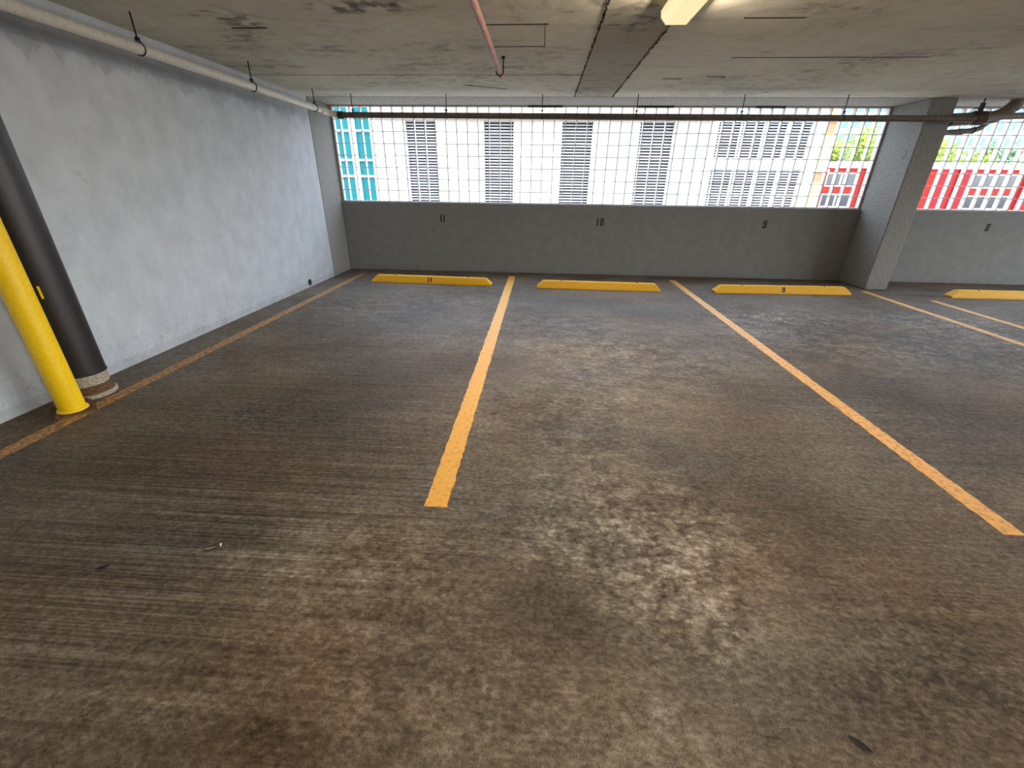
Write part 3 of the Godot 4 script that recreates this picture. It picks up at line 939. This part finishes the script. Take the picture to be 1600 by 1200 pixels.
	# trees behind the red building
	var spots := [[55.5, -93.0, 20.5, "leaf_b", "yellow green tree top showing left of the concrete column"], [46.0, -94.0, 16.5, "leaf_a", "smaller tree top close to the white far block"], [65.5, -93.0, 20.5, "leaf_b", "bright tree right beside the concrete column"], [76.0, -94.0, 20.0, "leaf_b", "bright tree above the red roof under the pipe elbow"], [70.0, -101.0, 19.5, "leaf_c", "grey green tree set back between two bright ones"], [84.5, -95.0, 19.0, "leaf_c", "grey green tree at the far end of the red roof"]]
	for i in spots.size():
		var s: Array = spots[i]
		tree(Vector3(s[0], STREET, s[1]), s[2], M[s[3]], s[4], 100 + i)

func tower(at: Vector3, width: float, height: float, cols: int, label: String, mat: Material) -> void:
	var t := thing("far_tower", label, "building", at)
	put("wall", box(Vector3(0, 0, -12), Vector3(width, height, 0)), mat, t)
	var rows := int(height / 3.2)
	var pitch := width / cols
	var pane := box(Vector3(0, 0, -0.05), Vector3(pitch * 0.55, 1.7, 0.06))
	for r in range(3, rows):
		for c in cols:
			put("window", pane, M.sky_glass, t, Vector3(pitch * (c + 0.22), r * 3.2 + 0.9, 0))
	put("parapet", box(Vector3(-0.2, height, -12.2), Vector3(width + 0.2, height + 0.8, 0.2)), mat, t)

func tree(at: Vector3, height: float, leaf: Material, label: String, sd: int) -> void:
	var rng := RandomNumberGenerator.new()
	rng.seed = sd
	var t := thing("street_tree", label, "tree", at, 0.0, "trees behind the red building")
	var st := new_st()
	add_tube(st, [Vector3.ZERO, Vector3(0.1, height * 0.3, 0), Vector3(-0.1, height * 0.62, 0.1)], 0.28, 8)
	var tips := []
	for k in 9:
		var a := TAU * k / 9.0 + rng.randf() * 0.5
		var r := height * rng.randf_range(0.12, 0.2)
		var tip := Vector3(cos(a) * r, height * rng.randf_range(0.62, 0.9), sin(a) * r)
		add_tube(st, [Vector3(0, height * rng.randf_range(0.35, 0.6), 0), tip], 0.09, 5)
		tips.append(tip)
	put("trunk", done(st), M.bark, t)
	var lf := new_st()
	for tip in tips:
		for k in 260:
			var d := Vector3(rng.randfn(), rng.randfn() * 0.8, rng.randfn()) * height * 0.058
			var c: Vector3 = tip + d
			var u := Vector3(rng.randfn(), rng.randfn() * 0.5, rng.randfn()).normalized() * rng.randf_range(0.25, 0.5)
			var v := u.cross(Vector3(rng.randfn(), rng.randfn(), rng.randfn())).normalized() * u.length() * 0.5
			for p in [c - u, c + v, c + u, c - u, c + u, c - v]:
				lf.add_vertex(p)
	var crown := put("foliage", done(lf), leaf, t)
	crown.set_meta("kind", "stuff")

# ------------------------------------------------------------------ pipes
func hanger(at: Vector3, along_x: bool, r: float, label: String, group: String) -> void:
	# a threaded rod from the ceiling and a ring round the pipe
	var h := thing("pipe_hanger", label, "hanger", at, 0.0, group)
	var top := CEIL - at.y
	put("rod", tube([Vector3(0, r + 0.02, 0), Vector3(0, top, 0)], 0.0055, 8), M.rod, h)
	put("nut", bevel_box(Vector3(-0.013, r + 0.012, -0.013), Vector3(0.013, r + 0.034, 0.013), 0.003), M.rod, h)
	put("ring", torus(r + 0.004, 0.0045, 0.0, TAU, "yz" if along_x else "xy", 24, 6), M.rod, h)
	var st := new_st()
	for s in [-1.0, 1.0]:
		var d := Vector3(0, 0, s) if along_x else Vector3(s, 0, 0)
		add_tube(st, [Vector3(0, r + 0.03, 0), d * (r * 0.75) + Vector3(0, r * 0.75, 0)], 0.004, 6)
	put("yoke", done(st), M.rod, h)

func build_pipes() -> void:
	var r := 0.037
	var px := -2.99
	var pz := -6.78
	# along the side wall
	var wp := thing("sprinkler_pipe", "white painted sprinkler pipe hung along the pale side wall", "pipe", Vector3(px, 2.285, 0))
	put("pipe_run", tube([Vector3(0, 0, 3.0), Vector3(0, 0, pz + 0.22)], r, 20), M.pipe_white, wp)
	put("coupling", tube([Vector3(0, 0, pz + 0.24), Vector3(0, 0, pz + 0.17)], r + 0.008, 20), M.pipe_white, wp)
	var elbow := []
	for i in 9:
		var a := PI / 2 * i / 8.0
		elbow.append(Vector3(0.12 * (1 - cos(a)), -0.025 * i / 8.0, pz + 0.12 - 0.12 * sin(a)))
	elbow.push_front(Vector3(0, 0, pz + 0.18))
	put("elbow", tube(elbow, r + 0.003, 20), M.pipe_white, wp)
	var nth := ["first", "second", "third", "fourth", "fifth", "sixth"]
	var zs := [-6.385, -5.065, -3.71, -2.37]
	for i in 4:
		hanger(Vector3(px, 2.285, zs[i]), false, r, "black rod hanger of the white wall pipe, %s from the corner elbow" % nth[i], "hangers of the white pipe")
	# along the opening
	var bp := thing("sprinkler_pipe", "dark sprinkler pipe hung across the barred opening and past the column", "pipe", Vector3(0, 2.255, pz))
	put("pipe_run", tube([Vector3(px + 0.12, 0, 0), Vector3(5.55, -0.012, 0)], r, 20), M.pipe_dark, bp)
	put("coupling", tube([Vector3(px + 0.13, 0, 0), Vector3(px + 0.2, 0, 0)], r + 0.008, 20), M.dark_metal, bp)
	put("coupling", tube([Vector3(5.5, -0.012, 0), Vector3(5.62, -0.012, 0)], r + 0.01, 20), M.rust, bp)
	put("branch_run", tube([Vector3(5.55, -0.012, 0), Vector3(5.8, 0.02, -0.05), Vector3(8.5, 0.15, -0.3)], r, 20), M.pipe_grey, bp)
	var xs := [-2.649, -1.342, -0.045, 1.208, 2.57, 3.86]
	for i in 6:
		hanger(Vector3(xs[i], 2.255, pz), true, r, "black rod hanger of the dark pipe, %s from the corner pilaster" % nth[i], "hangers of the dark pipe")
	# the rusty branch that ends over the stalls
	var rp := thing("branch_pipe", "thin rusty pink branch pipe ending under the ceiling over stall 11", "pipe", Vector3(-0.448, 2.385, 0))
	put("pipe_run", tube([Vector3(0, 0, 2.0), Vector3(0, 0, -5.02)], 0.026, 18), M.pipe_rust, rp)
	put("end_cap", tube([Vector3(0, 0, -4.97), Vector3(0, 0, -5.07)], 0.030, 18), M.pipe_rust, rp)
	var hk := thing("hook_hanger", "black hook that carries the end of the rusty branch pipe", "hanger", Vector3(-0.448, 2.385, -4.93))
	var path := [Vector3(0.034, CEIL - 2.385, 0), Vector3(0.034, 0.05, 0), Vector3(0.034, 0.0, 0)]
	for i in 9:
		var a := -PI * i / 9.0
		path.append(Vector3(cos(a) * 0.034, sin(a) * 0.034, 0))
	path.append(Vector3(-0.034, 0.01, 0))
	put("hook", tube(path, 0.006, 8), M.rod, hk)
	put("anchor", bevel_box(Vector3(0.018, CEIL - 2.385 - 0.02, -0.015), Vector3(0.05, CEIL - 2.385, 0.015), 0.003), M.rod, hk)
	# drain pipes beside the column
	var dz := -7.08
	var big := thing("drain_pipe", "thick grey brown drain pipe that bends up into the ceiling beside the column", "pipe", Vector3.ZERO)
	var pts := [Vector3(5.368, on_z(1485, 188, dz).y, dz), Vector3(on_z(1535, 186, dz).x, on_z(1535, 186, dz).y + 0.01, dz)]
	for uv in [[1552, 183], [1568, 177], [1580, 168], [1588, 158], [1592, 150]]:
		var bp2 := on_z(uv[0], uv[1], dz)
		pts.append(Vector3(bp2.x, minf(bp2.y, CEIL - 0.08 - 0.004 * (1592 - uv[0]) * 0.1), dz))
	pts.append(Vector3(pts[-1].x + 0.01, CEIL - 0.05, dz))
	pts.append(Vector3(pts[-1].x, CEIL - 0.003, dz))
	put("pipe_bend", tube(pts, 0.075, 22), M.pipe_grey, big)
	put("joint_sleeve", tube([pts[1] - Vector3(0.14, 0.0, 0), pts[1]], 0.083, 22), M.rust, big)
	put("joint_sleeve", tube([pts[0], pts[0] + Vector3(0.06, 0, 0)], 0.083, 22), M.dark_metal, big)
	var thin := thing("condensate_pipe", "thin grey pipe under the thick drain pipe bending up behind it", "pipe", Vector3.ZERO)
	var tp := []
	for uv in [[1478, 207], [1500, 206], [1520, 204], [1532, 200], [1542, 192], [1550, 184]]:
		tp.append(on_z(uv[0], uv[1], -7.3))
	put("pipe_bend", tube(tp, 0.034, 16), M.pipe_grey, thin)
	put("joint_sleeve", tube([tp[1] - Vector3(0.03, 0, 0), tp[1] + Vector3(0.03, 0, 0)], 0.04, 16), M.pipe_grey, thin)
	var s0 := on_z(1529, 154, dz)
	var s1 := on_z(1521, 180, dz)
	var strap := thing("pipe_strap", "wide black strap that holds the thick drain pipe to the ceiling", "hanger", Vector3(s1.x, s1.y, dz))
	var up := CEIL - 0.002 - s1.y
	put("strap_band", bevel_box(Vector3(-0.032, 0.0, 0.078), Vector3(0.032, up - 0.05, 0.086), 0.002), M.rod, strap)
	put("strap_ring", torus(0.08, 0.005, 0, TAU, "yz", 24, 6), M.rod, strap)
	put("anchor_rod", tube([Vector3(0, up - 0.06, 0.082), Vector3(0, up, 0.082)], 0.008, 8), M.rod, strap)
	var hh := tp[2] as Vector3
	var th := thing("pipe_hanger", "thin black rod and ring holding the thin pipe beside the column", "hanger", hh)
	put("rod", tube([Vector3(0, 0.034, 0), Vector3(0, CEIL - hh.y, 0)], 0.005, 8), M.rod, th)
	put("ring", torus(0.04, 0.005, 0, TAU, "yz", 20, 6), M.rod, th)

# ------------------------------------------------------------------ lamps
func build_lamps() -> void:
	M.lens = plain(Color8(240, 232, 200), 0.5)
	M.lens.emission_enabled = true
	M.lens.emission = Color(1.0, 0.94, 0.70)
	M.lens.emission_energy_multiplier = 0.58
	M.lamp_body = plain(Color8(216, 214, 204), 0.5)
	var rows := ["over the parking stalls", "added unseen over the near aisle side", "added unseen over the far aisle side"]
	var cols := ["beside the ceiling joint", "beyond the concrete column", "near the open deck edge"]
	for i in 3:  # all fixtures after the first are unseen, added as fill light
		for k in 3:
			if i > 0 and k == 0:
				continue
			lamp(Vector3([0.855, 6.6, 12.0][i], CEIL, [-3.09, 0.9, 4.9][k]), "lit fluorescent fixture %s, %s" % [rows[k], cols[i]])

func lamp(at: Vector3, label: String) -> void:
	var t := thing("ceiling_lamp", label, "lamp", at, 0.0, "fluorescent fixtures under the ceiling")
	var L := 1.24
	put("lamp_body", bevel_box(Vector3(-0.10, -0.028, -L / 2 + 0.012), Vector3(0.10, 0.0, L / 2 - 0.012), 0.004), M.lamp_body, t)
	# wraparound lens, an octagonal trough
	var prof := [Vector2(-0.108, -0.022), Vector2(-0.104, -0.06), Vector2(-0.068, -0.098), Vector2(0.068, -0.098), Vector2(0.104, -0.06), Vector2(0.108, -0.022)]
	var st := new_st()
	for k in prof.size() - 1:
		var a: Vector2 = prof[k]
		var b: Vector2 = prof[k + 1]
		quad_out(st, Vector3(a.x, a.y, -L / 2), Vector3(b.x, b.y, -L / 2), Vector3(b.x, b.y, L / 2), Vector3(a.x, a.y, L / 2), Vector3(0, 0.1, 0))
	put("lamp_lens", done(st), M.lens, t, Vector3.ZERO, "yellowish glowing prismatic lens")
	for e in [-1.0, 1.0]:
		var c := new_st()
		var z: float = e * L / 2
		for k in range(1, prof.size() - 1):
			tri_out(c, Vector3(prof[0].x, prof[0].y, z), Vector3(prof[k].x, prof[k].y, z), Vector3(prof[k + 1].x, prof[k + 1].y, z), Vector3(0, -0.05, 0))
		for k in prof.size() - 1:
			var a: Vector2 = prof[k] * 1.03
			var b: Vector2 = prof[k + 1] * 1.03
			quad_out(c, Vector3(a.x, a.y, z), Vector3(b.x, b.y, z), Vector3(b.x, b.y, z - e * 0.016), Vector3(a.x, a.y, z - e * 0.016), Vector3(0, 0.1, z))
		put("end_plate", done(c), M.lamp_body, t)
	# the three glowing faces of the lens: underside and two slanting sides
	for face in [[0.0, -0.112, 0.0, 0.14, 1.4], [-0.105, -0.085, -0.75, 0.06, 1.85], [0.105, -0.085, 0.75, 0.06, 1.85]]:
		var al := AreaLight3D.new()
		al.name = "tube_light"
		al.area_size = Vector2(face[3], 1.2)
		al.light_color = Color(1.0, 0.93, 0.83)
		al.light_energy = face[4]
		al.area_range = 40.0
		al.area_attenuation = 2.0
		al.shadow_enabled = true
		t.add_child(al, true)
		al.position = Vector3(face[0], face[1], 0)
		al.rotation = Vector3(-PI / 2, 0, 0)
		al.transform.basis = Basis(Vector3.BACK, face[2]) * Basis(Vector3.RIGHT, -PI / 2)

# ------------------------------------------------------------------ bollard, riser, wheel stops
func wheel_stop(a: Vector3, b: Vector3, label: String, number: String, num_at: float) -> void:
	# a and b: ends of its front lower edge on the floor
	var L := a.distance_to(b)
	var W := 0.15
	var H := 0.105
	var turn := -atan2(b.z - a.z, b.x - a.x)
	var t := thing("wheel_stop", label, "wheel stop", a.lerp(b, 0.5), turn, "yellow concrete wheel stops before the parapet")
	var st := new_st()
	var m := Vector3(0, H / 2, -W / 2)
	# rings of four corners: foot, shoulder, top
	var lev := [[0.0, 0.004, 0.0], [0.006, 0.0, 0.0], [0.022, 0.0, 0.0], [0.096, 0.08, 0.030], [H, 0.09, 0.040]]
	var rings := []
	for l in lev:
		var ex: float = L / 2 - l[1]
		rings.append([Vector3(-ex, l[0], -l[2]), Vector3(ex, l[0], -l[2]), Vector3(ex, l[0], -W + l[2]), Vector3(-ex, l[0], -W + l[2])])
	for i in rings.size() - 1:
		for k in 4:
			quad_out(st, rings[i][k], rings[i][(k + 1) % 4], rings[i + 1][(k + 1) % 4], rings[i + 1][k], m)
	for rg in [rings[0], rings[-1]]:
		quad_out(st, rg[0], rg[1], rg[2], rg[3], m)
	put("block", done(st), M.stop_paint, t)
	for x in [-0.3, 0.31]:
		put("anchor_pin", tube([Vector3(x * L, H - 0.01, -W / 2 + 0.01), Vector3(x * L, H + 0.006, -W / 2 + 0.01)], 0.011, 10), M.rod, t)
	if number != "":
		var slope := atan2(0.030, 0.074)
		var nm := put("stop_number", digits(number, 0.07, 0.002), M.red_paint if number == "11" else M.black_paint, t, Vector3(num_at * L, 0.060, -0.0145), "dark stencilled number " + number)
		nm.rotation.x = -slope
		nm.scale.x = 1.3

func build_stall_things() -> void:
	wheel_stop(Vector3(-2.623, 0, -6.62), Vector3(-0.73, 0, -6.534), "yellow wheel stop with a dark red number 11 on its face", "11", -0.005)
	wheel_stop(Vector3(-0.026, 0, -6.484), Vector3(1.807, 0, -6.443), "yellow wheel stop with no number on it", "", 0.0)
	wheel_stop(Vector3(2.596, 0, -6.46), Vector3(4.571, 0, -6.55), "yellow wheel stop with a black number 9 on its face", "9", 0.0)
	wheel_stop(Vector3(5.96, 0, -6.53), Vector3(7.86, 0, -6.55), "yellow wheel stop beyond the column in stall 8", "", 0.0)
	# bollard on its plate
	var b := thing("bollard", "bright yellow steel bollard bolted to the floor beside the black riser pipe", "bollard", Vector3(-3.1, 0, -2.35), 0.0)
	var post := put("post", lathe([[0.0, 0.012], [0.07, 0.012], [0.07, 1.36], [0.066, 1.39], [0.05, 1.41], [0.025, 1.42], [0.0, 1.423]], 32), M.bollard, b)
	post.position = Vector3.ZERO
	put("weld_bead", lathe([[0.07, 0.010], [0.083, 0.012], [0.079, 0.022], [0.07, 0.028]], 32), M.bollard, b)
	var plate := put("base_plate", bevel_box(Vector3(-0.108, 0, -0.108), Vector3(0.108, 0.012, 0.108), 0.002), M.rust, b, Vector3.ZERO, "rusty base plate with yellow paint splashes")
	plate.rotation.y = deg_to_rad(-36)
	for s in [[-1, -1], [1, -1], [1, 1], [-1, 1]]:
		put("bolt", lathe([[0.0, 0.011], [0.012, 0.011], [0.012, 0.022], [0.006, 0.022], [0.006, 0.032], [0.0, 0.032]], 6), M.rust, plate, Vector3(s[0] * 0.088, 0, s[1] * 0.088))
	# black riser pipe
	var rp := thing("riser_pipe", "thick black riser pipe with a pale collar standing against the side wall", "pipe", Vector3(-3.228, 0, -2.61), 0.0)
	put("pipe_run", lathe([[0.0, 0.17], [0.128, 0.17], [0.128, CEIL]], 40), M.black_pipe, rp)
	put("collar", lathe([[0.0, 0.085], [0.122, 0.085], [0.125, 0.09], [0.125, 0.165], [0.122, 0.17], [0.0, 0.17]], 40), M.collar, rp, Vector3.ZERO, "pale worn collar band")
	put("pipe_foot", lathe([[0.0, 0.0], [0.132, 0.0], [0.132, 0.085], [0.0, 0.085]], 40), M.rust, rp, Vector3.ZERO, "rusty brown foot of the pipe")
	put("floor_flange", lathe([[0.0, 0.0], [0.147, 0.0], [0.147, 0.018], [0.14, 0.026], [0.132, 0.026]], 40), M.collar, rp)
	put("hose_clamp", torus(0.129, 0.004, 0, TAU, "xy", 40, 6), M.rod, rp, Vector3(0, 0.168, 0)).rotation.x = PI / 2
	put("scrape", bevel_box(Vector3(-0.006, 0.72, -0.002), Vector3(0.006, 0.80, 0.0), 0.0008), M.bollard, rp, Vector3(0.078, 0, 0.104), "yellow paint scrape").rotation.y = 0.64

# ------------------------------------------------------------------ leaves and scraps on the floor
func leaf_mesh(l: float, w: float, curl: float) -> ArrayMesh:
	var st := new_st()
	var n := 8
	var rows := []
	for i in n + 1:
		var t := float(i) / n
		var hw := w / 2 * pow(sin(PI * clampf(t, 0.02, 0.98)), 0.8)
		var y := 0.004 + curl * pow(absf(t - 0.5) * 2.0, 2.0)
		rows.append([Vector3(lerpf(-l / 2, l / 2, t), y + curl * 0.4, -hw), Vector3(lerpf(-l / 2, l / 2, t), y, 0), Vector3(lerpf(-l / 2, l / 2, t), y + curl * 0.5, hw)])
	for i in n:
		for k in 2:
			for s in [0.0, -0.0012]:
				var d := Vector3(0, s, 0)
				quad_out(st, rows[i][k] + d, rows[i + 1][k] + d, rows[i + 1][k + 1] + d, rows[i][k + 1] + d, Vector3(0, -1.0 if s == 0.0 else 1.0, 0))
	return done(st)

func build_litter() -> void:
	var brown := plain(Color8(30, 25, 16), 0.7)
	var p := on_floor(160, 888)
	tag(put("dry_leaf", leaf_mesh(0.045, 0.016, 0.004), brown, null, p), "small dark dry leaf lying on the brushed floor near the bollard side", "leaf").rotation.y = 0.5
	p = on_floor(1344, 1165)
	tag(put("dry_leaf", leaf_mesh(0.055, 0.020, 0.003), plain(Color8(26, 23, 19), 0.8), null, p), "larger dark brown leaf lying flat by the tyre dust", "leaf").rotation.y = -0.75
	p = on_floor(332, 856)
	var tw := thing("bent_twig", "thin pale bent straw scrap lying on the brushed floor", "litter", p, 0.45)
	put("stalk", tube([Vector3(-0.035, 0.004, 0.008), Vector3(-0.02, 0.005, -0.006), Vector3(0.01, 0.006, -0.009), Vector3(0.03, 0.005, -0.003)], 0.0028, 6), M.bark, tw)
	put("husk", leaf_mesh(0.05, 0.012, 0.004), plain(Color8(150, 138, 112), 0.8), tw, Vector3(-0.002, 0, 0.006))
	put("tip", bevel_box(Vector3(0.028, 0.002, -0.008), Vector3(0.034, 0.010, 0.006), 0.001), plain(Color8(220, 216, 206), 0.7), tw)
	# crumbs of broken concrete round the rough spots
	var rng := RandomNumberGenerator.new()
	rng.seed = 5
	var chips := new_st()
	for spot in [[850, 945, 46, 40, 70], [1268, 905, 30, 26, 22], [1000, 980, 160, 120, 50], [500, 900, 320, 180, 40], [1000, 600, 350, 90, 40]]:
		for i in spot[4]:
			var c := on_floor(spot[0] + rng.randfn() * spot[2] * 0.5, spot[1] + rng.randfn() * spot[3] * 0.5)
			var s := rng.randf_range(0.0015, 0.004)
			var top := c + Vector3(rng.randfn() * s * 0.3, s * 0.8, rng.randfn() * s * 0.3)
			var ring := []
			for k in 5:
				var a := TAU * k / 5.0 + rng.randf()
				ring.append(c + Vector3(cos(a) * s, 0.0002, sin(a) * s))
			for k in 5:
				tri_out(chips, ring[k], ring[(k + 1) % 5], top, c + Vector3(0, s * 0.2, 0))
	var ch := put("concrete_crumbs", done(chips), plain(Color8(112, 102, 88), 0.95))
	tag(ch, "tiny crumbs of concrete scattered over the worn floor", "crumbs")
	ch.set_meta("kind", "stuff")
